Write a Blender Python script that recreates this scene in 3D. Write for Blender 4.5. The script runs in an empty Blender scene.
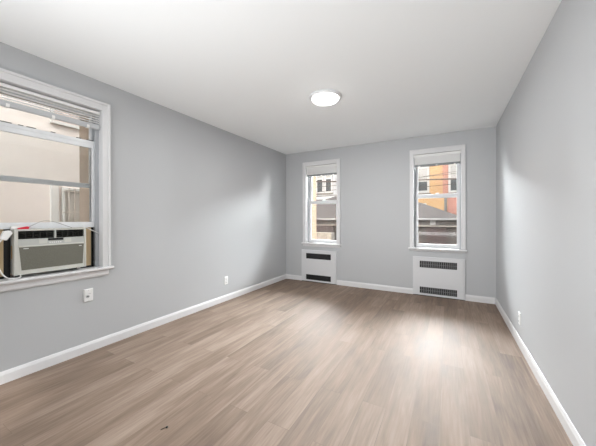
import bpy, bmesh, math, random
from mathutils import Vector, Matrix
random.seed(7)
S = bpy.context.scene
COL = S.collection
PI = math.pi

# ------------------------------------------------------------------ room numbers (metres; +Y = toward the window wall)
XL, XR, YB, YF, H = -2.861, 0.593, 4.686, -1.35, 2.5
DIN, DOUT = 0.20, 0.42            # inner wall leaf / outer brick leaf depth
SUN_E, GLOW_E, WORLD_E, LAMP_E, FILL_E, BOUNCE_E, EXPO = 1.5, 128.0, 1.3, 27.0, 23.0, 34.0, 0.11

# ------------------------------------------------------------------ camera
cam_d = bpy.data.cameras.new('camera')
cam_d.sensor_width = 36.0
cam_d.lens = 36.0 * 271.62 / 596.0
cam_d.shift_y = -4.07 / 596.0
cam_d.clip_start, cam_d.clip_end = 0.03, 200
cam = bpy.data.objects.new('camera', cam_d)
COL.objects.link(cam)
_yaw, _pitch, _roll = 0.504467, -0.000838, -0.001519
F = Vector((-math.sin(_yaw) * math.cos(_pitch), math.cos(_yaw) * math.cos(_pitch), math.sin(_pitch)))
R = Vector((math.cos(_yaw), math.sin(_yaw), 0)); U = R.cross(F)
R2 = R * math.cos(_roll) + U * math.sin(_roll); U2 = U * math.cos(_roll) - R * math.sin(_roll)
M = Matrix((R2, U2, -F)).transposed().to_4x4()
M.translation = (0, 0, 1.2051)
cam.matrix_world = M
S.camera = cam

# ------------------------------------------------------------------ world, sun, large lights, exposure
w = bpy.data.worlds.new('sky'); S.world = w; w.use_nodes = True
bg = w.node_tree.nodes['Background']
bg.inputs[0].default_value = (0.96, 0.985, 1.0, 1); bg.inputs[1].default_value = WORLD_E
# overcast sky, +Y side brightened far beyond the rest to add daylight indoors
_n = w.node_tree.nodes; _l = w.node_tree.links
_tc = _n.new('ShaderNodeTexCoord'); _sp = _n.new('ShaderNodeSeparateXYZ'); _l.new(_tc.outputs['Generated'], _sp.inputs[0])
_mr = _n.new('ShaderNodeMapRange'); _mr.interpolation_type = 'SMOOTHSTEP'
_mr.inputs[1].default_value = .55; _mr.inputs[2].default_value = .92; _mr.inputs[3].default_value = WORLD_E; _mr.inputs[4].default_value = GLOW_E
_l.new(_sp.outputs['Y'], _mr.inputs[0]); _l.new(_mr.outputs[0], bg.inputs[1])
sd = bpy.data.lights.new('sun', 'SUN'); sd.energy = SUN_E; sd.angle = 0.05; sd.color = (1, .97, .93)
so = bpy.data.objects.new('sun', sd); COL.objects.link(so)
so.rotation_euler = Vector((-0.4, 0.75, -0.75)).to_track_quat('-Z', 'Y').to_euler()
so.location = (-2, -6, 9)

def area(name, loc, aim, sx, sy, e, color=(1, 1, 1), portal=False):
    d = bpy.data.lights.new(name, 'AREA'); d.shape = 'RECTANGLE'; d.size = sx; d.size_y = sy; d.energy = e; d.color = color
    o = bpy.data.objects.new(name, d); COL.objects.link(o); o.location = loc
    o.rotation_euler = Vector(aim).to_track_quat('-Z', 'Y').to_euler()
    if portal: d.cycles.is_portal = True
    return o
area('fill_light_behind_camera', (-1.8, YF + 0.25, 1.4), (.30, 1, .12), .9, 1.6, FILL_E, (0.985, 0.993, 1.0)).data.spread = math.radians(95)  # unseen fill light added behind the camera to brighten the room
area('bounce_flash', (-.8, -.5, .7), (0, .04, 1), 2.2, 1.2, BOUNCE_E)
area('window_portal_back', (-2.09, YB + .45, 1.48), (0, -1, 0), .75, 1.5, 1, portal=True)
area('window_portal_back', (-.155, YB + .45, 1.48), (0, -1, 0), .75, 1.5, 1, portal=True)
area('window_portal_side', (XL - .45, .98, 1.48), (1, 0, 0), .85, 1.5, 1, portal=True)
vs = S.view_settings
vs.view_transform = 'Standard'; vs.look = 'None'; vs.gamma = 1.0; vs.use_curve_mapping = False; vs.exposure = EXPO

# ------------------------------------------------------------------ materials
def srgb(r, g, b):
    f = lambda c: (c / 255 / 12.92) if c / 255 <= .04045 else ((c / 255 + .055) / 1.055) ** 2.4
    return (f(r), f(g), f(b), 1)

def mat(name, rgb, rough=.5, metal=0.0, var=0.0, scale=8, bump=0.0, bscale=60, stretch=(1, 1, 1), spec=.5):
    m = bpy.data.materials.new(name); m.use_nodes = True
    nt = m.node_tree; N = nt.nodes; L = nt.links
    b = N['Principled BSDF']
    c = srgb(*rgb)
    b.inputs['Roughness'].default_value = rough; b.inputs['Metallic'].default_value = metal
    b.inputs['Specular IOR Level'].default_value = spec
    b.inputs['Base Color'].default_value = c
    tc = N.new('ShaderNodeTexCoord'); mp = N.new('ShaderNodeMapping'); mp.inputs['Scale'].default_value = stretch
    L.new(tc.outputs['Object'], mp.inputs[0])
    if var:
        n = N.new('ShaderNodeTexNoise'); n.inputs['Scale'].default_value = scale; n.inputs['Detail'].default_value = 4
        L.new(mp.outputs[0], n.inputs['Vector'])
        r = N.new('ShaderNodeMapRange'); r.inputs[1].default_value = .25; r.inputs[2].default_value = .75
        r.inputs[3].default_value = 1 - var; r.inputs[4].default_value = 1 + var
        L.new(n.outputs[0], r.inputs[0])
        x = N.new('ShaderNodeMix'); x.data_type = 'RGBA'; x.blend_type = 'MULTIPLY'; x.inputs[0].default_value = 1
        x.inputs[6].default_value = c
        L.new(r.outputs[0], x.inputs[7]); L.new(x.outputs[2], b.inputs['Base Color'])
    if bump:
        n2 = N.new('ShaderNodeTexNoise'); n2.inputs['Scale'].default_value = bscale; n2.inputs['Detail'].default_value = 3
        L.new(mp.outputs[0], n2.inputs['Vector'])
        bp = N.new('ShaderNodeBump'); bp.inputs['Strength'].default_value = bump; bp.inputs['Distance'].default_value = .004
        L.new(n2.outputs[0], bp.inputs['Height']); L.new(bp.outputs[0], b.inputs['Normal'])
    return m

def brick_mat(name, c1, c2, mortar, plane='XZ', bw=.21, bh=.068):
    m = bpy.data.materials.new(name); m.use_nodes = True
    nt = m.node_tree; N = nt.nodes; L = nt.links; b = N['Principled BSDF']; b.inputs['Roughness'].default_value = .9
    tc = N.new('ShaderNodeTexCoord'); sp = N.new('ShaderNodeSeparateXYZ'); cb = N.new('ShaderNodeCombineXYZ')
    L.new(tc.outputs['Object'], sp.inputs[0])
    L.new(sp.outputs['X' if plane == 'XZ' else 'Y'], cb.inputs['X']); L.new(sp.outputs['Z'], cb.inputs['Y'])
    br = N.new('ShaderNodeTexBrick'); br.inputs['Scale'].default_value = 1
    br.inputs['Brick Width'].default_value = bw; br.inputs['Row Height'].default_value = bh
    br.inputs['Mortar Size'].default_value = .006
    br.inputs['Color1'].default_value = srgb(*c1); br.inputs['Color2'].default_value = srgb(*c2); br.inputs['Mortar'].default_value = srgb(*mortar)
    L.new(cb.outputs[0], br.inputs['Vector']); L.new(br.outputs['Color'], b.inputs['Base Color'])
    return m

def glass_mat(name, tint, refl=.06):
    m = bpy.data.materials.new(name); m.use_nodes = True
    nt = m.node_tree; N = nt.nodes; L = nt.links; N.remove(N['Principled BSDF'])
    t = N.new('ShaderNodeBsdfTransparent'); t.inputs[0].default_value = tint
    g = N.new('ShaderNodeBsdfGlossy'); g.inputs['Roughness'].default_value = .03
    f = N.new('ShaderNodeFresnel'); f.inputs[0].default_value = 1.45
    mx = N.new('ShaderNodeMixShader')
    L.new(f.outputs[0], mx.inputs[0]); L.new(t.outputs[0], mx.inputs[1]); L.new(g.outputs[0], mx.inputs[2])
    L.new(mx.outputs[0], N['Material Output'].inputs[0])
    return m

def emis_mat(name, color, e):
    m = bpy.data.materials.new(name); m.use_nodes = True
    b = m.node_tree.nodes['Principled BSDF']
    b.inputs['Base Color'].default_value = (.9, .9, .9, 1)
    b.inputs['Emission Color'].default_value = color; b.inputs['Emission Strength'].default_value = e
    return m

def floor_mat():
    m = bpy.data.materials.new('wood_plank_floor'); m.use_nodes = True
    nt = m.node_tree; N = nt.nodes; L = nt.links; b = N['Principled BSDF']
    tc = N.new('ShaderNodeTexCoord')
    sp = N.new('ShaderNodeSeparateXYZ'); L.new(tc.outputs['Object'], sp.inputs[0])
    cb = N.new('ShaderNodeCombineXYZ'); L.new(sp.outputs['Y'], cb.inputs['X']); L.new(sp.outputs['X'], cb.inputs['Y'])
    br = N.new('ShaderNodeTexBrick'); br.offset = .37; br.inputs['Scale'].default_value = 1
    br.inputs['Brick Width'].default_value = 1.22; br.inputs['Row Height'].default_value = .15
    br.inputs['Mortar Size'].default_value = .0012; br.inputs['Mortar Smooth'].default_value = .3; br.inputs['Bias'].default_value = 0
    br.inputs['Color1'].default_value = (0, 0, 0, 1); br.inputs['Color2'].default_value = (1, 1, 1, 1); br.inputs['Mortar'].default_value = (.35, .35, .35, 1)
    L.new(cb.outputs[0], br.inputs['Vector'])
    # shift the grain from plank to plank
    ad = N.new('ShaderNodeVectorMath'); ad.operation = 'MULTIPLY_ADD'
    L.new(br.outputs['Color'], ad.inputs[0]); ad.inputs[1].default_value = (3.1, 7.7, 0); L.new(tc.outputs['Object'], ad.inputs[2])
    def noise(scale, st, detail, dist=0):
        mp = N.new('ShaderNodeMapping'); mp.inputs['Scale'].default_value = st; L.new(ad.outputs[0], mp.inputs[0])
        n = N.new('ShaderNodeTexNoise'); n.inputs['Scale'].default_value = scale; n.inputs['Detail'].default_value = detail
        n.inputs['Distortion'].default_value = dist; L.new(mp.outputs[0], n.inputs['Vector']); return n
    n1 = noise(3.0, (5, .55, 1), 5, .6)       # broad cathedral streaks
    n2 = noise(9.0, (9, .5, 1), 6, .2)        # fine grain
    n3 = noise(1.1, (2.2, .8, 1), 2)          # blotches
    def rng(n, lo, hi, a=.3, c=.7):
        r = N.new('ShaderNodeMapRange'); r.inputs[1].default_value = a; r.inputs[2].default_value = c
        r.inputs[3].default_value = lo; r.inputs[4].default_value = hi; L.new(n, r.inputs[0]); return r.outputs[0]
    def mth(op, a, c):
        x = N.new('ShaderNodeMath'); x.operation = op
        for i, v in enumerate((a, c)):
            if isinstance(v, (int, float)): x.inputs[i].default_value = v
            else: L.new(v, x.inputs[i])
        return x.outputs[0]
    t = mth('ADD', rng(n1.outputs[0], -.24, .24), rng(n2.outputs[0], -.15, .15))
    t = mth('ADD', t, rng(n3.outputs[0], -.2, .2))
    t = mth('ADD', t, rng(br.outputs['Color'], -.13, .13, 0, 1))
    t = mth('ADD', t, .5)
    cr = N.new('ShaderNodeValToRGB'); e = cr.color_ramp.elements
    e[0].position = 0; e[0].color = srgb(*FLOOR_C[0]); e[1].position = 1; e[1].color = srgb(*FLOOR_C[2])
    k = e.new(.5); k.color = srgb(*FLOOR_C[1])
    L.new(t, cr.inputs[0])
    mx = N.new('ShaderNodeMix'); mx.data_type = 'RGBA'; mx.blend_type = 'MULTIPLY'
    L.new(mth('MULTIPLY', br.outputs['Fac'], .35), mx.inputs[0]); L.new(cr.outputs[0], mx.inputs[6]); mx.inputs[7].default_value = (.35, .3, .27, 1)
    L.new(mx.outputs[2], b.inputs['Base Color'])
    L.new(rng(n1.outputs[0], .62, .75), b.inputs['Roughness'])
    b.inputs['Specular IOR Level'].default_value = .6
    bp = N.new('ShaderNodeBump'); bp.inputs['Strength'].default_value = .12; bp.inputs['Distance'].default_value = .002
    L.new(n2.outputs[0], bp.inputs['Height']); L.new(bp.outputs[0], b.inputs['Normal'])
    return m
FLOOR_C = ((92, 74, 60), (126, 107, 92), (155, 137, 123))

WALL = mat('pale_grey_wall_paint', (186, 188, 190), .5, bump=.04, bscale=45, spec=.35)
CEIL = mat('white_ceiling_paint', (246, 249, 250), .8, bump=.03, bscale=50)
TRIM = mat('white_trim_paint', (219, 219, 220), .35)
VINYL = mat('white_vinyl', (222, 223, 225), .3)
TRACK = mat('grey_window_track', (176, 179, 183), .45)
ALU = mat('painted_aluminium', (230, 232, 234), .4, var=.05, scale=12)
DARK = mat('dark_shadow_gap_rubber', (40, 38, 36), .8)
BLACK = mat('black_plastic', (14, 14, 15), .3)
BLIND = mat('white_blind_slats', (236, 236, 234), .4)
def slat_mat():
    m = bpy.data.materials.new('translucent_blind_slats'); m.use_nodes = True
    nt = m.node_tree; N = nt.nodes; L = nt.links
    t = N.new('ShaderNodeBsdfTranslucent'); t.inputs[0].default_value = srgb(250, 249, 247)
    mx = N.new('ShaderNodeMixShader'); mx.inputs[0].default_value = .2
    N['Principled BSDF'].inputs['Base Color'].default_value = srgb(250, 250, 249)
    L.new(N['Principled BSDF'].outputs[0], mx.inputs[1]); L.new(t.outputs[0], mx.inputs[2]); L.new(mx.outputs[0], N['Material Output'].inputs[0])
    return m
SLAT = slat_mat()
RAIL = mat('grey_blind_rail', (188, 190, 192), .4)
DRAIL = mat('dark_grey_blind_rail', (128, 131, 133), .4)
METALW = mat('white_enamel_steel', (212, 213, 215), .35)
GRILLE = mat('black_grille', (30, 30, 31), .6)
GBAR = mat('grey_grille_bars', (124, 125, 127), .5)
PLATE = mat('white_cover_plate', (233, 233, 232), .3)
AC_B = mat('warm_white_plastic', (200, 200, 193), .4)
AC_C = mat('silver_grey_plastic', (182, 184, 180), .35)
AC_G = mat('olive_grey_mesh', (112, 111, 100), .5, var=.08, scale=90)
AC_K = mat('louver_black', (22, 23, 20), .4)
VANE = mat('dim_grey_vane', (58, 58, 54), .5)
WOOD = mat('tan_plywood', (205, 182, 146), .6, var=.12, scale=10, stretch=(6, 6, .5))
CORD = mat('white_cord', (236, 236, 234), .4)
RED = mat('red_plastic', (224, 46, 66), .4)
WIRE = mat('grey_wire', (120, 118, 116), .5)
DIFF = emis_mat('lamp_diffuser', (1, .985, .96, 1), 14.0)
GLASS = glass_mat('window_glass', (.96, .97, .97, 1))
FLOOR = floor_mat()
# outside
STUCCO = mat('beige_stucco', (240, 230, 223), .9, var=.04, scale=3)
STUCCO2 = mat('tan_stucco', (206, 188, 170), .9, var=.04, scale=3)
OWHITE = mat('white_outdoor_paint', (228, 226, 222), .6)
PINK = mat('pale_pink_shade', (226, 208, 200), .7)
DGLASS = mat('grey_outdoor_glass', (64, 66, 67), .6, spec=.05)
OFRAME = mat('weathered_white_frame', (176, 175, 173), .6)
BAR = mat('pale_iron_bars', (206, 196, 186), .6)
BRICK_O = brick_mat('orange_brick', (172, 140, 104), (166, 132, 94), (172, 146, 118))
BRICK_R = brick_mat('red_brick', (156, 114, 102), (148, 103, 92), (164, 132, 120))
BRICK_T = brick_mat('tan_brick', (140, 118, 100), (132, 110, 92), (140, 124, 110), plane='YZ')
SIDING = mat('white_siding', (150, 150, 151), .7, var=.03, scale=2)
ROOF = mat('grey_shingles', (72, 68, 67), .9, var=.12, scale=14, stretch=(1, 1, 4))
FASCIA = mat('grey_fascia', (72, 68, 66), .8)
GUTTER = mat('light_gutter', (108, 107, 106), .6)
DOORM = mat('mauve_grey_boards', (68, 60, 59), .8, var=.10, scale=3, stretch=(5, 1, .4))
STONE = mat('pale_stone', (112, 107, 101), .9, var=.2, scale=9)
ASPH = mat('grey_concrete_paving', (50, 49, 48), .95, var=.1, scale=4)
CABLE = mat('dark_cable', (66, 56, 52), .7)

for _m in (STUCCO, STUCCO2, OWHITE, PINK, BAR, BRICK_O, BRICK_R, BRICK_T, SIDING, ROOF, FASCIA, GUTTER, DOORM, STONE, ASPH, CABLE, OFRAME):
    _m.node_tree.nodes['Principled BSDF'].inputs['Specular IOR Level'].default_value = .03

# ------------------------------------------------------------------ geometry helpers
class MB:
    def __init__(s): s.v, s.f = [], []
    def add(s, vs, fs):
        n = len(s.v); s.v += [tuple(p) for p in vs]; s.f += [[i + n for i in f] for f in fs]; return s
    def box(s, x0, x1, y0, y1, z0, z1):
        x0, x1 = sorted((x0, x1)); y0, y1 = sorted((y0, y1)); z0, z1 = sorted((z0, z1))
        return s.add([(x, y, z) for z in (z0, z1) for y in (y0, y1) for x in (x0, x1)],
                     [(0, 2, 3, 1), (4, 5, 7, 6), (0, 1, 5, 4), (2, 6, 7, 3), (0, 4, 6, 2), (1, 3, 7, 5)])
    def prism(s, prof, axis, a, b):
        """prof: list of 2D points in the other two axes (in xyz order), extruded along axis from a to b"""
        def P(p, t):
            q = list(p); q.insert(axis, t); return tuple(q)
        n = len(prof)
        vs = [P(p, a) for p in prof] + [P(p, b) for p in prof]
        fs = [tuple(range(n - 1, -1, -1)), tuple(range(n, 2 * n))] + [(i, (i + 1) % n, n + (i + 1) % n, n + i) for i in range(n)]
        return s.add(vs, fs)
    def lathe(s, c, prof, axis=2, seg=48):
        """prof: (radius, height) pairs; closed with caps"""
        vs, fs = [], []
        n = len(prof)
        for k in range(seg):
            a = 2 * PI * k / seg
            for r, h in prof:
                p = [r * math.cos(a), r * math.sin(a)]; p.insert(axis, h)
                vs.append((c[0] + p[0], c[1] + p[1], c[2] + p[2]))
        for k in range(seg):
            k2 = (k + 1) % seg
            for i in range(n - 1): fs.append((k * n + i, k2 * n + i, k2 * n + i + 1, k * n + i + 1))
        fs.append(tuple(k * n for k in range(seg))[::-1]); fs.append(tuple(k * n + n - 1 for k in range(seg)))
        return s.add(vs, fs)
    def tube(s, pts, r, seg=8, smooth=True):
        P = [Vector(p) for p in pts]
        if smooth and len(P) > 2:
            Q = []
            for i in range(len(P) - 1):
                p0 = P[max(i - 1, 0)]; p1 = P[i]; p2 = P[i + 1]; p3 = P[min(i + 2, len(P) - 1)]
                for k in range(6):
                    t = k / 6
                    Q.append(.5 * ((2 * p1) + (p2 - p0) * t + (2 * p0 - 5 * p1 + 4 * p2 - p3) * t * t + (3 * p1 - p0 - 3 * p2 + p3) * t ** 3))
            Q.append(P[-1]); P = Q
        vs, fs = [], []
        up = Vector((0.13, .21, .97))
        for i, p in enumerate(P):
            d = (P[min(i + 1, len(P) - 1)] - P[max(i - 1, 0)]).normalized()
            a = d.cross(up)
            if a.length < .05: a = d.cross(Vector((1, 0, 0)))
            a.normalize(); b = d.cross(a)
            for k in range(seg):
                t = 2 * PI * k / seg; vs.append(p + a * (r * math.cos(t)) + b * (r * math.sin(t)))
        for i in range(len(P) - 1):
            for k in range(seg):
                k2 = (k + 1) % seg; fs.append((i * seg + k, i * seg + k2, (i + 1) * seg + k2, (i + 1) * seg + k))
        fs.append(tuple(range(seg))[::-1]); fs.append(tuple(range((len(P) - 1) * seg, len(P) * seg)))
        return s.add(vs, fs)
    def build(s, name, m, parent=None, origin=None, bevel=0.0, smooth=False, seg=2):
        """vertices are in world space; the mesh is stored relative to origin"""
        if origin is None:
            if parent is None:
                xs, ys, zs = zip(*s.v)
                origin = ((min(xs) + max(xs)) / 2, (min(ys) + max(ys)) / 2, min(zs))
            else: origin = WLOC[parent.name]
        o3 = Vector(origin)
        me = bpy.data.meshes.new(name); me.from_pydata([Vector(p) - o3 for p in s.v], [], s.f)
        bm = bmesh.new(); bm.from_mesh(me); bmesh.ops.recalc_face_normals(bm, faces=bm.faces); bm.to_mesh(me); bm.free()
        me.materials.append(m)
        if smooth:
            for p in me.polygons: p.use_smooth = True
        o = bpy.data.objects.new(name, me); COL.objects.link(o)
        WLOC[o.name] = tuple(origin)
        if parent is not None:
            o.parent = parent; o.location = o3 - Vector(WLOC[parent.name])
        else: o.location = o3
        if bevel:
            b = o.modifiers.new('bevel', 'BEVEL'); b.width = bevel; b.segments = seg; b.limit_method = 'ANGLE'; b.angle_limit = .6
            if smooth is False and seg > 1: pass
        return o
WLOC = {}

def tag(o, label, cat, group=None):
    o['label'] = label; o['category'] = cat
    if group: o['group'] = group
    return o
def thing(name, loc, label, cat, group=None):
    o = bpy.data.objects.new(name, None); o.empty_display_size = .1; COL.objects.link(o); o.location = loc
    WLOC[o.name] = tuple(loc); return tag(o, label, cat, group)
def struct(o, label=None):
    o['kind'] = 'structure'
    if label: o['label'] = label
    return o
def sroot(name, loc, label=None):
    o = bpy.data.objects.new(name, None); o.empty_display_size = .1; COL.objects.link(o); o.location = loc
    WLOC[o.name] = tuple(loc); return struct(o, label)

# ------------------------------------------------------------------ window openings
W1 = (-2.408, -1.772); W2 = (-.478, .171); WL = (.612, 1.350)      # clear openings
ZS, ZT = .742, 2.218                                               # back wall: stool top, head
LZS, LZT = .754, 2.226                                             # side wall
J = .016                                                            # jamb board thickness

def wall_with_holes(axis, a0, a1, z0, z1, holes, d0, d1):
    """axis 0: wall runs along X with depth d0..d1 in Y; axis 1: runs along Y, depth in X"""
    m = MB()
    def bx(p0, p1, q0, q1):
        if axis == 0: m.box(p0, p1, d0, d1, q0, q1)
        else: m.box(d0, d1, p0, p1, q0, q1)
    cur = a0
    for h0, h1, hz0, hz1 in sorted(holes):
        bx(cur, h0, z0, z1); bx(h0, h1, z0, hz0); bx(h0, h1, hz1, z1); cur = h1
    bx(cur, a1, z0, z1)
    return m

# ------------------------------------------------------------------ room shell
struct(MB().box(XL - DOUT, XR + .2, YF - .2, YB + DOUT, -.12, 0).build('floor', FLOOR), 'light brown wood plank floor')
struct(MB().box(XL - DOUT, XR + .2, YF - .2, YB + DOUT, H, H + 5).build('ceiling', CEIL), 'flat white ceiling')  # block carried up high above the room to hold sky light off the alley
struct(wall_with_holes(0, XL, XR, 0, H, [(W1[0] - J, W1[1] + J, ZS - .03, ZT + J), (W2[0] - J, W2[1] + J, ZS - .03, ZT + J)], YB, YB + DIN).build('wall_back', WALL), 'pale grey wall with two windows')
struct(wall_with_holes(1, YF, YB + DIN, 0, H, [(WL[0] - J, WL[1] + J, LZS - .03, LZT + J)], XL - DIN, XL).build('wall_left', WALL), 'pale grey long wall with one window')
struct(MB().box(XR, XR + .2, YF - .2, YB + DOUT, 0, H).build('wall_right', WALL), 'plain pale grey wall on the right')
struct(wall_with_holes(0, XL - DOUT, XR, 0, H, [(-2.5, -1.1, 0, 2.35)], YF - .2, YF).build('wall_front', WALL))  # opening invented around the fill light behind the camera
# outer brick leaf
struct(wall_with_holes(0, XL - DOUT, XR, -.1, H, [(W1[0] + .022, W1[1] - .012, ZS - .02, ZT + .02), (W2[0] + .012, W2[1] - .012, ZS - .02, ZT + .02)], YB + DIN + .001, YB + DOUT).build('wall_back_brick', BRICK_T), 'tan brick outside the back windows')
struct(wall_with_holes(1, YF - .2, YB + DIN, -.1, H, [(WL[0] + .005, WL[1] - .005, LZS - .02, LZT + .02)], XL - DOUT, XL - DIN - .001).build('wall_left_brick', STUCCO2), 'tan stucco outside the side window')

# baseboards with a moulded top
BBH, BBT = .088, .013
def bb_prof(flip):      # (offset from wall, z)
    p = [(0, 0), (BBT, 0), (BBT, .064), (.010, .072), (.008, .079), (.0055, .086), (.003, BBH), (0, BBH)]
    return p
def baseboard(name, axis, wall, sgn, a, b, **k):
    prof = [(wall + sgn * (d - .0), z) for d, z in bb_prof(0)]
    return MB().prism(prof, axis, a, b)
struct(baseboard('x', 1, XL, 1, YF, YB - .0005).build('baseboard_left', TRIM), 'white moulded baseboard along the long wall')
struct(baseboard('x', 1, XR, -1, YF, YB - .0005).build('baseboard_right', TRIM), 'white moulded baseboard along the right wall')
R1 = (-2.497, -1.778); R2x = (-.490, .222)      # radiator covers
bb = MB()
for a, b in ((XL + BBT, R1[0]), (R1[1], R2x[0]), (R2x[1], XR - BBT)):
    bb.prism([(YB - d, z) for d, z in bb_prof(0)], 0, a, b)
struct(bb.build('baseboard_back', TRIM), 'white baseboard broken by the two radiator covers')

# ------------------------------------------------------------------ windows of the back wall
def frame_ring(m, x0, x1, z0, z1, wx, wz0, wz1, d0, d1, ax=0, s=1):
    """rectangular ring of boards; ax 0: in the X-Z plane (depth Y), ax 1: in Y-Z plane (depth X)"""
    def bx(p0, p1, q0, q1):
        if ax == 0: m.box(p0, p1, d0, d1, q0, q1)
        else: m.box(d0, d1, p0, p1, q0, q1)
    bx(x0, x0 + wx, z0, z1); bx(x1 - wx, x1, z0, z1)
    if wz0: bx(x0 + wx, x1 - wx, z0, z0 + wz0)
    if wz1: bx(x0 + wx, x1 - wx, z1 - wz1, z1)
    return m

def back_window(name, X, c_left, c_right, mid, apron_z, label):
    x0, x1 = X; xc = (x0 + x1) / 2
    r = sroot(name, (xc, YB, ZS), label)
    ct = 2.288
    # casing: two legs and a head, each with a raised back band
    m = MB()
    m.box(x0 - c_left, x0, YB - .016, YB, ZS, ct); m.box(x1, x1 + c_right, YB - .016, YB, ZS, ct)
    m.box(x0, x1, YB - .016, YB, ZT, ct)
    m.box(x0 - c_left - .004, x0 - c_left + .014, YB - .026, YB, ZS, ct + .004)
    m.box(x1 + c_right - .014, x1 + c_right + .004, YB - .026, YB, ZS, ct + .004)
    m.box(x0 - c_left + .014, x1 + c_right - .014, YB - .026, YB, ct - .014, ct + .004)
    m.build('casing', TRIM, r, bevel=.002)
    # stool with horns, and apron
    m = MB(); a, b = x0 - c_left - .022, x1 + c_right + .022
    m.prism([(YB + .001, ZS - .026), (YB - .040, ZS - .026), (YB - .047, ZS - .020), (YB - .049, ZS - .012), (YB - .047, ZS - .004), (YB - .042, ZS), (YB + .001, ZS)], 0, a, b)
    m.build('window_stool', TRIM, r)
    m = MB(); m.prism([(YB, apron_z), (YB - .012, apron_z), (YB - .018, apron_z + .012), (YB - .018, ZS - .026), (YB, ZS - .026)], 0, x0 - c_left, x1 + c_right)
    m.build('apron', TRIM, r)
    # jamb boards and inner sill
    m = MB()
    m.box(x0 - J, x0, YB, YB + DIN, ZS - .025, ZT + J); m.box(x1, x1 + J, YB, YB + DIN, ZS - .025, ZT + J)
    m.box(x0, x1, YB, YB + DIN, ZT, ZT + J); m.box(x0, x1, YB, YB + .19, ZS - .026, ZS - .001)
    m.build('jamb', TRIM, r)
    # tracks for the sashes
    m = MB()
    for s_, e in ((1, x0), (-1, x1)):
        m.box(e, e + s_ * .016, YB + .085, YB + .100, ZS, ZT); m.box(e, e + s_ * .012, YB + .100, YB + .185, ZS, ZT)
    m.box(x0 + .012, x1 - .012, YB + .085, YB + .185, ZT - .012, ZT)
    m.build('sash_track', TRACK, r)
    sx0, sx1 = x0 + .0125, x1 - .0125
    # upper sash (outer plane)
    st = .040
    u = frame_ring(MB(), sx0, sx1, mid - .03, ZT - .013, st, .045, .045, YB + .146, YB + .176).build('upper_sash', VINYL, r, bevel=.002)
    MB().box(sx0 + st - .004, sx1 - st + .004, YB + .160, YB + .164, mid + .011, ZT - .054).build('pane', GLASS, u)
    # lower sash (inner plane)
    l = frame_ring(MB(), sx0, sx1, ZS + .0005, mid + .03, st, .058, .050, YB + .104, YB + .136).build('lower_sash', VINYL, r, bevel=.002)
    MB().box(sx0 + st - .004, sx1 - st + .004, YB + .118, YB + .122, ZS + .055, mid - .017).build('pane', GLASS, l)
    lk = MB().box(xc - .028, xc + .028, YB + .106, YB + .134, mid + .030, mid + .037)
    lk.lathe((xc, YB + .12, mid + .037), [(.013, 0), (.013, .008), (.009, .012)], seg=20)
    lk.box(xc - .006, xc + .034, YB + .110, YB + .120, mid + .040, mid + .048)
    lk.build('sash_lock', ALU, l, bevel=.001)
    # outdoor sill
    MB().prism([(YB + .19, ZS - .002), (YB + DOUT + .03, ZS - .03), (YB + DOUT + .03, ZS - .08), (YB + DOUT, ZS - .08), (YB + DOUT, ZS - .022), (YB + DIN, ZS - .021), (YB + .19, ZS - .021)], 0, x0 + .025, x1 - .025).build('outdoor_sill', STONE, r)
    return r
back_window('window_1', W1, .060, .060, 1.522, .672, 'tall white double-hung window at the left of the back wall')
back_window('window_2', W2, .054, .052, 1.560, .695, 'tall white double-hung window at the right of the back wall')

def back_blind(X, bot, label):
    x0, x1 = X[0] + .006, X[1] - .006; xc = (x0 + x1) / 2
    t = thing('mini_blind', (xc, YB + .023, bot), label, 'blind', 'raised mini blinds in the back windows')
    y0, y1 = YB + .010, YB + .036
    h = MB().prism([(y0, 2.178), (y0, 2.212), (y0 + .003, 2.2145), (y1 - .003, 2.2145), (y1, 2.212), (y1, 2.178)], 0, x0, x1).build('headrail', BLIND, t)
    m = MB(); z = bot + .032; n = 0
    while z < 2.176:
        dz = .0012
        m.prism([(y0 + .002, z), (y1 - .002, z), (y1 - .002, z + .0040), (y0 + .002, z + .0040), (y0 + .001, z + .002)], 0, x0 + .004, x1 - .004)
        z += .0046
    m.build('slat_stack', SLAT, t)
    b = MB().prism([(y0, bot + .008), (y0 + .006, bot), (y1 - .006, bot), (y1, bot + .008), (y1, bot + .030), (y0, bot + .030)], 0, x0 + .003, x1 - .003).build('bottom_rail', DRAIL, t)
    for k in (.12, .5, .88):
        x = x0 + (x1 - x0) * k
        MB().box(x - .012, x + .012, y0 - .002, y1 + .002, bot - .002, bot + .012).build('cord_clip', BLIND, t)
    for k in (0, 1):
        x = (x0 - .005, x1 + .005 - .02)[k]
        MB().box(x, x + .02, y0 - .003, y0 - .0003, 2.176, 2.216).build('bracket', BLIND, t)
    return t
back_blind(W1, 2.018, 'raised white mini blind at the top of the left back window')
back_blind(W2, 2.024, 'raised white mini blind at the top of the right back window')

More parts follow.
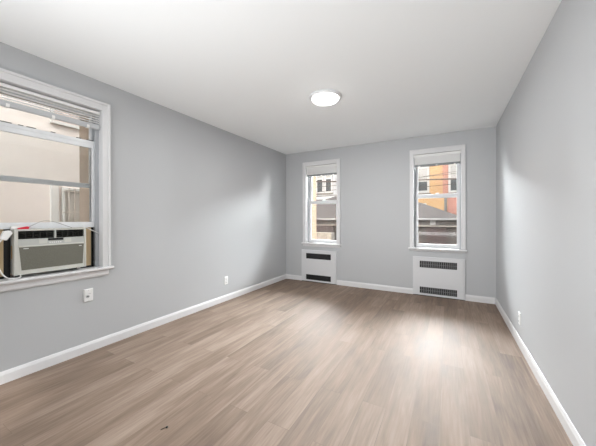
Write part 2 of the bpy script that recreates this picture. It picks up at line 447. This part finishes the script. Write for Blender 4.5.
# ------------------------------------------------------------------ side window
def side_window():
    y0, y1 = WL; yc = (y0 + y1) / 2
    r = sroot('window_3', (XL, yc, LZS), 'white window with an air conditioner in the long left wall')
    ct = 2.298; cw = .062
    m = MB()
    m.box(XL, XL + .016, y0 - cw, y0, LZS, ct); m.box(XL, XL + .016, y1, y1 + cw, LZS, ct); m.box(XL, XL + .016, y0, y1, LZT, ct)
    m.box(XL, XL + .026, y0 - cw - .004, y0 - cw + .016, LZS, ct + .004); m.box(XL, XL + .026, y1 + cw - .016, y1 + cw + .004, LZS, ct + .004)
    m.box(XL, XL + .026, y0 - cw + .016, y1 + cw - .016, ct - .016, ct + .004)
    m.build('casing', TRIM, r, bevel=.002)
    m = MB(); a, b = y0 - cw - .022, y1 + cw + .022
    m.prism([(XL - .001, LZS - .026), (XL + .040, LZS - .026), (XL + .047, LZS - .020), (XL + .049, LZS - .012), (XL + .047, LZS - .004), (XL + .042, LZS), (XL - .001, LZS)], 1, a, b)
    m.build('window_stool', TRIM, r)
    MB().prism([(XL, .672), (XL + .012, .672), (XL + .018, .684), (XL + .018, LZS - .026), (XL, LZS - .026)], 1, y0 - cw, y1 + cw - .01).build('apron', TRIM, r)
    m = MB()
    m.box(XL, XL - DIN, y0 - J, y0, LZS - .025, LZT + J); m.box(XL, XL - DIN, y1, y1 + J, LZS - .025, LZT + J)
    m.box(XL, XL - DIN, y0, y1, LZT, LZT + J)
    m.build('jamb', TRIM, r)
    MB().box(XL - .001, XL - .19, y0, y1, LZS - .026, LZS - .001).build('inner_sill', ALU, r)
    m = MB()
    for s_, e in ((1, y0), (-1, y1)):
        m.box(XL - .052, XL - .066, e, e + s_ * .030, LZS, LZT); m.box(XL - .104, XL - .112, e, e + s_ * .030, LZS, LZT)
        m.box(XL - .066, XL - .165, e, e + s_ * .014, LZS, LZT); m.box(XL - .150, XL - .165, e, e + s_ * .030, LZS, LZT)
    m.box(XL - .066, XL - .165, y0 + .014, y1 - .014, LZT - .014, LZT)
    m.build('sash_track', TRACK, r)
    # lower sash, raised so that it stands on the air conditioner
    s0, s1 = y0 + .0145, y1 - .0145
    m = frame_ring(MB(), s0, s1, 1.1285, 1.938, .032, .050, .028, XL - .070, XL - .100, ax=1)
    m.box(XL - .074, XL - .096, s0 + .032, s1 - .032, 1.872, 1.910)
    l = m.build('lower_sash', ALU, r, bevel=.0015)
    MB().box(XL - .084, XL - .088, s0 + .028, s1 - .028, 1.172, 1.878).build('pane', GLASS, l)
    m = MB()
    for a, b in ((.66, .765), (.80, .83), (.85, .905), (1.0, 1.03), (1.18, 1.215), (1.26, 1.31)): m.box(XL - .071, XL - .078, a, b, 1.938, 1.9445)
    m.build('top_rail_dark_strips', DARK, l)  # short dark strips along the top rail
    # upper sash
    u = frame_ring(MB(), s0, s1, 1.500, LZT - .015, .030, .040, .035, XL - .116, XL - .146, ax=1).build('upper_sash', ALU, r, bevel=.0015)
    MB().box(XL - .130, XL - .134, s0 + .026, s1 - .026, 1.536, LZT - .046).build('pane', GLASS, u)
    MB().prism([(XL - .19, LZS - .002), (XL - DOUT - .03, LZS - .03), (XL - DOUT - .03, LZS - .08), (XL - DOUT, LZS - .08), (XL - DOUT, LZS - .022), (XL - .19, LZS - .021)], 1, y0 + .025, y1 - .025).build('outdoor_sill', STONE, r)
side_window()

def side_blind():
    y0, y1 = WL[0] + .005, WL[1] - .005; yc = (y0 + y1) / 2
    t = thing('mini_blind', (XL - .03, yc, 2.045), 'partly raised white mini blind with open slats above the air conditioner', 'blind')
    xa, xb = XL - .020, XL - .050
    MB().prism([(xa, 2.188), (xa, 2.211), (xa - .003, 2.214), (xb + .003, 2.214), (xb, 2.211), (xb, 2.188)], 1, y0, y1).build('headrail', BLIND, t)
    m = MB()
    for k in range(4):
        z = 2.104 + k * .0215
        m.prism([(xa - .006, z + .0062), (xa - .011, z + .0048), (xa - .017, z), (xa - .017, z + .0012), (xa - .011, z + .006), (xa - .006, z + .0074)], 1, y0 + .004, y1 - .004)
    m.build('slats', SLAT, t)
    MB().prism([(xa, 2.054), (xa - .006, 2.046), (xb + .006, 2.046), (xb, 2.054), (xb, 2.090), (xa - .004, 2.092), (xa, 2.086)], 1, y0 + .003, y1 - .003).build('bottom_rail', RAIL, t)
    for y in (.73, 1.00, 1.25):
        MB().box(xa + .0022, xb - .002, y - .010, y + .010, 2.044, 2.070).build('cord_clip', BLIND, t)
side_blind()

# ------------------------------------------------------------------ air conditioner
def air_conditioner():
    y0, y1, z0, z1 = .757, 1.222, .777, 1.127
    xf = XL + .004                       # front plane
    t = thing('window_air_conditioner', (xf - .2, (y0 + y1) / 2, LZS), 'off white window air conditioner with dark louvers on the side window sill', 'air conditioner')
    # steel cabinet going out through the window
    MB().box(xf - .045, XL - .50, y0 + .006, y1 - .006, z0 + .006, z1 - .006).build('cabinet', AC_C, t, bevel=.004)
    # front bezel: ring + cross bars
    m = MB(); b0 = xf - .045
    m.box(b0, xf, y0, y0 + .022, z0, z1); m.box(b0, xf, y1 - .016, y1, z0, z1)
    m.box(b0, xf, y0 + .022, y1 - .016, z1 - .014, z1)
    m.box(b0, xf, y0 + .022, y1 - .016, z0, z0 + .022)
    m.box(b0, xf, y0 + .022, y1 - .016, .988, 1.000)
    m.build('front_bezel', AC_B, t, bevel=.004)
    # air outlet with vanes
    ya, yb = y0 + .022, y1 - .016; ym = 1.003
    MB().box(b0, xf - .030, ya, yb, 1.050, z1 - .014).build('louver_recess', AC_K, t)
    n = 3
    for (p, q) in ((ya + .003, ym - .010), (ym + .010, yb - .003)):
        for k in range(n):
            z = 1.060 + k * .018
            MB().prism([(xf - .004, z), (xf - .026, z + .010), (xf - .026, z + .0125), (xf - .004, z + .0025)], 1, p, q).build('louver_vane', AC_K, t)
        for k in range(1, 5):
            y = p + (q - p) * k / 5
            MB().box(xf - .029, xf - .006, y - .0012, y + .0012, 1.051, z1 - .015).build('vertical_vane', VANE, t)
    MB().box(xf - .030, xf - .002, ym - .006, ym + .006, 1.050, z1 - .014).build('louver_divider', AC_C, t, bevel=.001)
    # control strip
    c = MB().prism([(b0, 1.000), (xf - .003, 1.000), (xf - .008, 1.050), (b0, 1.050)], 1, ya, yb).build('control_panel', AC_C, t)
    MB().box(xf - .010, xf - .0015, .956, 1.056, 1.030, 1.048).build('display', BLACK, c, bevel=.002)
    for a, b in ((.900, .950), (1.062, 1.112)):
        MB().box(xf - .010, xf - .003, a, b, 1.008, 1.042).build('button_pad', AC_B, c, bevel=.001)
    for k, y in enumerate((.968, .982, .996, 1.010, 1.024, 1.038)):
        MB().box(xf - .008, xf - .0015, y - .004, y + .004, 1.010, 1.018).build('button', PLATE, c, bevel=.001)
    # intake grille: trapezoid with slanting left side
    g = MB()
    prof = [(y0 + .040, z0 + .034), (yb - .010, z0 + .034), (yb - .002, .986), (ya + .004, .986)]
    g.prism(prof, 0, b0 + .02, xf - .004)
    gr = g.build('intake_grille', AC_G, t)
    m = MB()
    for k in range(1, 15):
        z = z0 + .034 + k * .0118; f = (z - (z0 + .034)) / (.986 - z0 - .034)
        m.box(xf - .0045, xf - .0025, y0 + .042 - .013 * f, yb - .012, z, z + .004)
    m.build('grille_slats', AC_G, gr)
    m = MB(); m.prism([(ya, z0 + .022), (y0 + .040, z0 + .034), (ya + .004, .986), (ya, .988)], 0, b0 + .02, xf - .002); m.prism([(ya, z0 + .022), (yb, z0 + .022), (yb - .010, z0 + .034), (y0 + .040, z0 + .034)], 0, b0 + .02, xf - .002)
    m.prism([(yb, z0 + .022), (yb, .988), (yb - .002, .986), (yb - .010, z0 + .034)], 0, b0 + .02, xf - .002)
    m.build('grille_surround', AC_B, t)
    MB().box(xf - .004, xf - .0015, .808, .838, .974, .979).build('badge', PLATE, gr)
    MB().box(xf - .004, xf - .0015, 1.168, 1.188, .968, .973).build('badge', PLATE, gr)
    # sticker on the near side
    MB().box(xf - .080, xf - .052, y0 + .0045, y0 + .0062, .90, 1.00).build('energy_sticker', mat('amber_sticker', (176, 132, 60), .5), t)
    # feet
    for y in (y0 + .05, y1 - .05):
        MB().box(xf - .16, xf - .10, y - .02, y + .02, LZS - .001, z0 + .006).build('foot', BLACK, t)
    # cord looping over the sill with a boxy safety plug
    pts = [(xf - .004, .792, z0 + .004), (xf + .012, .788, .770), (xf + .020, .775, .761), (xf + .016, .745, .760), (xf + .008, .715, .772), (xf + .004, .690, .808), (xf + .004, .672, .87), (xf + .006, .664, .95), (xf + .008, .672, 1.02), (xf + .006, .690, 1.055)]
    co = MB().tube(pts, .0042).build('power_cord', CORD, t, smooth=True)
    m = MB(); m.prism([(.680, 1.060), (.716, 1.046), (.748, 1.098), (.738, 1.122), (.702, 1.118)], 0, xf - .03, xf + .010)
    m.build('safety_plug', CORD, co, bevel=.006, seg=3)
air_conditioner()

def panel(y0, y1, edge_y0, edge_y1, label):
    t = thing('filler_board', (XL - .1, (y0 + y1) / 2, LZS), label, 'board', 'wooden filler boards beside the air conditioner')
    m = MB().box(XL - .086, XL - .100, y0, y1, .772, 1.128)
    for k in range(1, 5):
        y = y0 + (y1 - y0) * k / 5; m.box(XL - .083, XL - .087, y - .0016, y + .0016, .772, 1.128)
    m.build('board', WOOD, t)
    MB().box(XL - .088, XL - .112, edge_y0, edge_y1, LZS, 1.128).build('gap_shade_edge', BLACK, t)  # black strip standing in for the dark gap beside the board
    MB().box(XL - .080, XL - .112, y0, y1, LZS, .772).build('gap_shade_strip', BLACK, t)  # black strip standing in for the dark gap under the board
panel(1.224, 1.298, 1.298, 1.3195, 'tan wooden filler board right of the air conditioner')
panel(.630, .722, .722, .760, 'tan wooden filler board left of the air conditioner at the photo edge')

# clip on top, bent wire, white rod
t = thing('plastic_clip', (XL - .035, .80, 1.127), 'small red and white plastic clip lying on top of the air conditioner', 'clip')
MB().prism([(.750, 1.127), (.834, 1.127), (.830, 1.140), (.80, 1.158), (.752, 1.152)], 0, XL - .060, XL - .034).build('white_half', CORD, t, bevel=.003)
MB().prism([(.780, 1.127), (.842, 1.127), (.848, 1.144), (.836, 1.149), (.785, 1.136)], 0, XL - .033, XL - .010).build('red_half', RED, t, bevel=.003)
tag(MB().tube([(XL - .062, .835, 1.130), (XL - .055, .875, 1.155), (XL - .05, .93, 1.186), (XL - .05, .975, 1.190), (XL - .052, 1.03, 1.176), (XL - .055, 1.09, 1.150), (XL - .062, 1.14, 1.130)], .0016).build('bent_wire', WIRE, smooth=True), 'thin grey wire arching over the top of the air conditioner', 'wire')
tag(MB().tube([(XL - .010, 1.20, 1.1312), (XL - .014, 1.226, 1.1300), (XL - .030, 1.28, 1.102), (XL - .046, 1.345, 1.070)], .0038).build('tilt_wand', CORD, smooth=True), 'thin white rod slanting down from the air conditioner to the window jamb', 'rod')

# ------------------------------------------------------------------ radiator covers
def radiator_cover(X, label, seed):
    x0, x1 = X; top = .605; yf = YB - .026; xc = (x0 + x1) / 2
    t = thing('radiator_cover', (xc, YB, 0), label, 'radiator cover', 'radiator covers under the back windows')
    g0, g1 = x0 + .100, x1 - .105
    zz = ((.040, .140), (.440, .545))
    # case: outer frame standing on the wall
    m = MB()
    m.box(x0, x0 + .022, yf, YB, 0.008, top); m.box(x1 - .022, x1, yf, YB, 0.008, top); m.box(x0 + .022, x1 - .022, yf, YB, top - .026, top)
    m.build('frame', METALW, t, bevel=.003)
    # face sheet with two openings
    m = MB(); ya, yb = yf - .006, yf + .006; a, b = x0 + .022, x1 - .022; z0, z1 = .012, top - .026
    m.box(a, g0, ya, yb, z0, z1); m.box(g1, b, ya, yb, z0, z1)
    m.box(g0, g1, ya, yb, z0, zz[0][0]); m.box(g0, g1, ya, yb, zz[0][1], zz[1][0]); m.box(g0, g1, ya, yb, zz[1][1], z1)
    m.build('face_panel', METALW, t)
    for k, (p, q) in enumerate(zz):
        g = MB().box(g0, g1, yf + .006, yf + .010, p, q).build('grille', GRILLE, t)
        m = MB(); n = 20
        for i in range(1, n):
            x = g0 + (g1 - g0) * i / n
            m.box(x - .0042, x + .0042, yf - .004, yf + .0065, p, q)
        m.box(g0, g1, yf - .002, yf + .0065, (p + q) / 2 - .0015, (p + q) / 2 + .0015)
        m.build('grille_bars', GBAR if seed else GRILLE, g)
    MB().box(x0 + .004, x1 - .004, yf + .004, YB, 0, .010).build('base_shadow', DARK, t)  # dark strip standing in for the shadow below the cover
radiator_cover(R1, 'white metal radiator cover under the left back window', 0)
radiator_cover(R2x, 'white metal radiator cover under the right back window', 1)

# ------------------------------------------------------------------ outlets
def plate_side(y0, y1, z0, z1, x, s, thick):
    m = MB(); e = .005
    def P(d, y, z): return (x + s * d, y, z)
    vs = [P(0, y0, z0), P(0, y1, z0), P(0, y1, z1), P(0, y0, z1), P(thick * .5, y0, z0), P(thick * .5, y1, z0), P(thick * .5, y1, z1), P(thick * .5, y0, z1),
          P(thick, y0 + e, z0 + e), P(thick, y1 - e, z0 + e), P(thick, y1 - e, z1 - e), P(thick, y0 + e, z1 - e)]
    fs = [(0, 1, 2, 3), (0, 1, 5, 4), (1, 2, 6, 5), (2, 3, 7, 6), (3, 0, 4, 7), (4, 5, 9, 8), (5, 6, 10, 9), (6, 7, 11, 10), (7, 4, 8, 11), (8, 9, 10, 11)]
    return m.add(vs, fs)
# jack plate below the side window
t = thing('wall_jack', (XL, 1.236, .458), 'white wall plate with one round jack below the side window', 'wall plate')
plate_side(1.200, 1.272, .458, .572, XL, 1, .014).build('cover_plate', PLATE, t)
MB().lathe((XL + .0135, 1.228, .506), [(.013, 0), (.013, .004), (.010, .005), (.010, .001), (.004, .001)], axis=0, seg=24).build('jack_ring', RAIL, t)
MB().lathe((XL + .0135, 1.228, .506), [(.0042, 0), (.0042, .006), (.002, .006)], axis=0, seg=16).build('jack_pin', DARK, t)
MB().box(XL + .0135, XL + .0150, 1.234, 1.254, .527, .531).build('slot', RAIL, t)
for z in (.470, .560): MB().lathe((XL + .0135, 1.236, z), [(.0032, 0), (.0032, .001), (.001, .0013)], axis=0, seg=12).build('screw', RAIL, t)
def duplex(y, z0, x, s, label):
    t = thing('duplex_outlet', (x, y, z0), label, 'outlet', 'duplex wall outlets')
    plate_side(y - .036, y + .036, z0, z0 + .116, x, s, .008).build('cover_plate', PLATE, t)
    for zc in (z0 + .036, z0 + .080):
        r = MB().lathe((x + s * .0075, y, zc), [(.016, 0), (.016, s * .0022), (.014, s * .003)], axis=0, seg=24).build('receptacle', PLATE, t)
        m = MB(); m.box(x + s * .010, x + s * .0112, y - .008, y - .005, zc - .003, zc + .006); m.box(x + s * .010, x + s * .0112, y + .005, y + .008, zc - .003, zc + .006); m.box(x + s * .010, x + s * .0112, y - .0025, y + .0025, zc - .011, zc - .006)
        m.build('slots', DARK, r)
    MB().lathe((x + s * .0075, y, z0 + .058), [(.003, 0), (.003, s * .001), (.001, s * .0013)], axis=0, seg=12).build('screw', RAIL, t)
duplex(2.985, .240, XL, 1, 'white outlet low on the long left wall, near the far corner')
duplex(3.247, .203, XR, -1, 'white outlet low on the right wall')

# ------------------------------------------------------------------ ceiling light
LX, LY = -1.138, 2.665
t = thing('ceiling_light', (LX, LY, H - .05), 'round white flush ceiling light, switched on', 'ceiling light')
MB().lathe((LX, LY, H), [(.168, 0), (.170, -.010), (.166, -.020), (.150, -.024), (.132, -.024)], seg=64).build('trim_ring', VINYL, t, smooth=True)
MB().lathe((LX, LY, H - .0242), [(.138, 0), (.138, -.008), (.132, -.016), (.114, -.021), (.06, -.024), (.01, -.025)], seg=64).build('diffuser', DIFF, t, smooth=True)
ld = bpy.data.lights.new('ceiling_lamp', 'AREA'); ld.shape = 'DISK'; ld.size = .24; ld.energy = LAMP_E; ld.color = (1, .99, .975)
lo = bpy.data.objects.new('ceiling_lamp', ld); COL.objects.link(lo); lo.parent = t; lo.location = (0, 0, .05 - .0515)

# ------------------------------------------------------------------ scrap on the floor
m = MB(); m.lathe((-1.422, 1.006, 0), [(.0058, 0), (.0066, .003), (.0050, .0068), (.002, .0082)], seg=12)
m.tube([(-1.424, 1.004, .003), (-1.432, .990, .0025), (-1.437, .976, .002)], .0014, seg=6)
tag(m.build('floor_scrap', BLACK), 'tiny black scrap lying on the wood floor near the camera', 'scrap')

# ================================================================== OUTSIDE
GZ = -1.7
struct(MB().box(-30, 25, -12, 40, GZ - .2, GZ).build('ground', ASPH), 'grey paving outside')

# beige neighbour across the alley
NX = -6.0
t = thing('neighbor_house', (NX - 2, 3, GZ), 'beige stucco house across the alley, seen through the side window', 'building')
MB().box(NX - 4, NX, -3, 8.5, GZ, 4.6).build('wall', STUCCO, t)
MB().box(NX, NX + .06, 2.03, 2.13, GZ, 1.86).build('pipe_cover', OWHITE, t)
wn = frame_ring(MB(), 2.19, 2.585, .75, 1.765, .035, .04, .04, NX, NX + .05, ax=1).build('barred_window', OWHITE, t)
MB().box(NX + .002, NX + .012, 2.222, 2.552, .79, 1.727).build('pane', mat('pale_glass', (200, 194, 186), .6, spec=.05), wn)
m = MB()
for y in (2.275, 2.36, 2.445, 2.53): m.tube([(NX + .07, y, .76), (NX + .07, y, 1.76)], .008)
for z in (.95, 1.32, 1.70): m.tube([(NX + .07, 2.19, z), (NX + .07, 2.59, z)], .008)
m.build('security_bars', BAR, wn)
wn = frame_ring(MB(), 2.03, 2.56, 2.86, 3.9, .045, .05, .04, NX, NX + .06, ax=1).build('upper_window', OWHITE, t)
MB().box(NX + .002, NX + .012, 2.07, 2.52, 2.90, 3.87).build('pane', PINK, wn)

struct(MB().box(NX, XL - DOUT, 4.9, 5.15, GZ, 6.3).build('alley_light_blocker', STUCCO2), 'added unseen wall across the alley that blocks light')  # unseen wall added to keep sky glow off the neighbour's stucco

# hip-roofed garage
t = thing('garage', (-3.2, 12, GZ), 'low grey garage with a hipped shingle roof, outside the back windows', 'garage')
gx0, gx1, gy0, gy1, ez = -7.0, .55, 10.0, 15.4, 1.19
MB().box(gx0 + .25, gx1 - .25, gy0 + .25, gy1 - .25, GZ, ez - .02).build('wall', FASCIA, t)
ax, ay, az = -3.25, 12.6, 2.78
m = MB().add([(gx0, gy0, ez), (gx1, gy0, ez), (gx1, gy1, ez), (gx0, gy1, ez), (ax, ay, az), (ax, gy1 - 2.6, az)],
             [(0, 1, 4), (1, 2, 5, 4), (2, 3, 5), (3, 0, 4, 5), (0, 3, 2, 1)])
m.build('roof', ROOF, t)
MB().box(gx0, gx1, gy0 - .06, gy0 + .06, ez - .04, ez + .03).build('gutter', GUTTER, t, bevel=.01)
MB().box(gx0 + .1, gx1 - .1, gy0 + .10, gy0 + .25, ez - .22, ez - .04).build('fascia', FASCIA, t)
MB().box(gx0 + .25, gx1 - .25, gy0 + .10, gy0 + .25, ez - .26, ez - .22).build('lintel', STONE, t)
MB().box(-.52, -.36, gy0 + .03, gy0 + .10, ez - .21, ez - .04).build('gutter_bracket', GUTTER, t)
for a, b in ((-6.6, -4.0), (-3.7, -1.4), (-.66, -.03)):
    m = MB().box(a, b, gy0 + .17, gy0 + .25, GZ, ez - .26)
    n = 9
    for k in range(1, n): m.box(a + (b - a) * k / n - .006, a + (b - a) * k / n + .006, gy0 + .155, gy0 + .17, GZ, ez - .26)
    for z in (-.9, .50): m.box(a, b, gy0 + .162, gy0 + .17, z, z + .05)
    m.build('garage_door', DOORM, t)
# low stone wall in front
tag(MB().box(-7.5, -3.3, 8.2, 8.5, GZ, .74).build('garden_wall', STONE, bevel=.01), 'low pale stone wall in front of the garage, seen through the left window', 'wall')

# brick apartment house
BY = 16.0
t = thing('brick_house', (1, BY + 2, GZ), 'orange and red brick house behind the garage, seen through the right window', 'building')
MB().box(-3.3, -.02, BY, BY + 5, GZ, 5.0).build('orange_wall', BRICK_O, t)
MB().box(-.02, 7, BY - .03, BY + 5, GZ, 5.0).build('red_wall', BRICK_R, t)
MB().box(-.24, -.02, BY - .10, BY, 2.42, 5.0).build('red_pier', BRICK_R, t)
MB().box(-.17, -.05, BY - .10, BY, GZ, 2.42).build('downspout', GUTTER, t)
MB().box(-3.3, -.5, BY - .05, BY, 3.98, 4.12).build('band_course', BRICK_R, t)
def hwin(x0, x1, z0, z1, y, par, mid=None, fw=.10, name='window', gm=None):
    m = frame_ring(MB(), x0, x1, z0, z1, fw, fw * 1.1, fw, y - .08, y + .02)
    mz = mid or (z0 + z1) / 2
    m.box(x0 + fw, x1 - fw, y - .07, y + .02, mz - .04, mz + .04)
    o = m.build(name, OFRAME, par)
    MB().box(x0 + fw - .01, x1 - fw + .01, y - .03, y - .015, z0 + fw, mz).build('pane', gm or DGLASS, o)
    MB().box(x0 + fw - .01, x1 - fw + .01, y - .03, y - .015, mz, z1 - fw).build('pane', PALEW, o)
    MB().box(x0 - .06, x1 + .06, y - .14, y, z0 - .12, z0 - .02).build('sill', STONE, o)
PALEW = mat('pale_window_shade', (140, 137, 133), .5)
hwin(-1.60, -.86, 2.58, 3.98, BY, t, 3.22)
hwin(.02, .86, 2.52, 3.98, BY - .03, t, 3.22)
hwin(-1.62, -1.0, .6, 2.02, BY, t, 1.3)

# white-sided house, seen through the left window
t = thing('white_house', (-8, BY + 2, GZ), 'white sided house with a large window, seen through the left window', 'building')
MB().box(-8.7, -3.4, BY, BY + 5, GZ, 5.0).build('wall', SIDING, t)
hwin(-7.45, -6.95, 2.85, 4.75, BY, t, 3.75, fw=.07, name='bay_window'); hwin(-6.86, -6.36, 2.85, 4.75, BY, t, 3.75, fw=.07, name='bay_window')
MB().box(-8.7, -3.4, BY - .18, BY, 2.42, 2.58).build('band', OFRAME, t)
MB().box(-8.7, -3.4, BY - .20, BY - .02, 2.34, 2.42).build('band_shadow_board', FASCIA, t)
MB().box(-5.9, -5.55, BY - .12, BY, 2.58, 5.0).build('pilaster', OFRAME, t)

# overhead cables
PX0, PX1 = -7.0, 3.2
for x, lab in ((PX0, 'left'), (PX1, 'right')):
    t = thing('utility_pole', (x, 9.3, GZ), 'wooden utility pole at the %s end of the overhead cables' % lab, 'pole')
    MB().lathe((x, 9.3, GZ), [(.14, 0), (.11, 5.2), (.02, 5.25)], seg=16).build('post', DOORM, t)
    MB().box(x - .05, x + .05, 8.8, 9.8, .9, 3.25).build('crossarm', DOORM, t)
CB = [((PX0 + .08, 9.0, 2.72), (PX1 - .08, 9.0, 2.25), .022, 'thick dark overhead cable, thickest of those crossing the right window view'),
      ((PX0 + .08, 9.6, 2.05), (PX1 - .08, 9.6, 2.95), .008, 'thin overhead cable, rising to the right before the brick house'),
      ((PX0 + .08, 9.4, 2.36), (PX1 - .08, 9.4, 2.70), .008, 'thin overhead cable just above the thick one'),
      ((PX0 + .08, 9.2, 1.95), (PX1 - .08, 9.2, 2.40), .009, 'lowest thin overhead cable before the brick house')]
for a, b, r, lab in CB:
    mid = [(p + q) / 2 for p, q in zip(a, b)]; mid[2] -= .06
    tag(MB().tube([a, mid, b], r, seg=6).build('overhead_cable', CABLE, smooth=True), lab, 'cable', 'overhead cables behind the house')
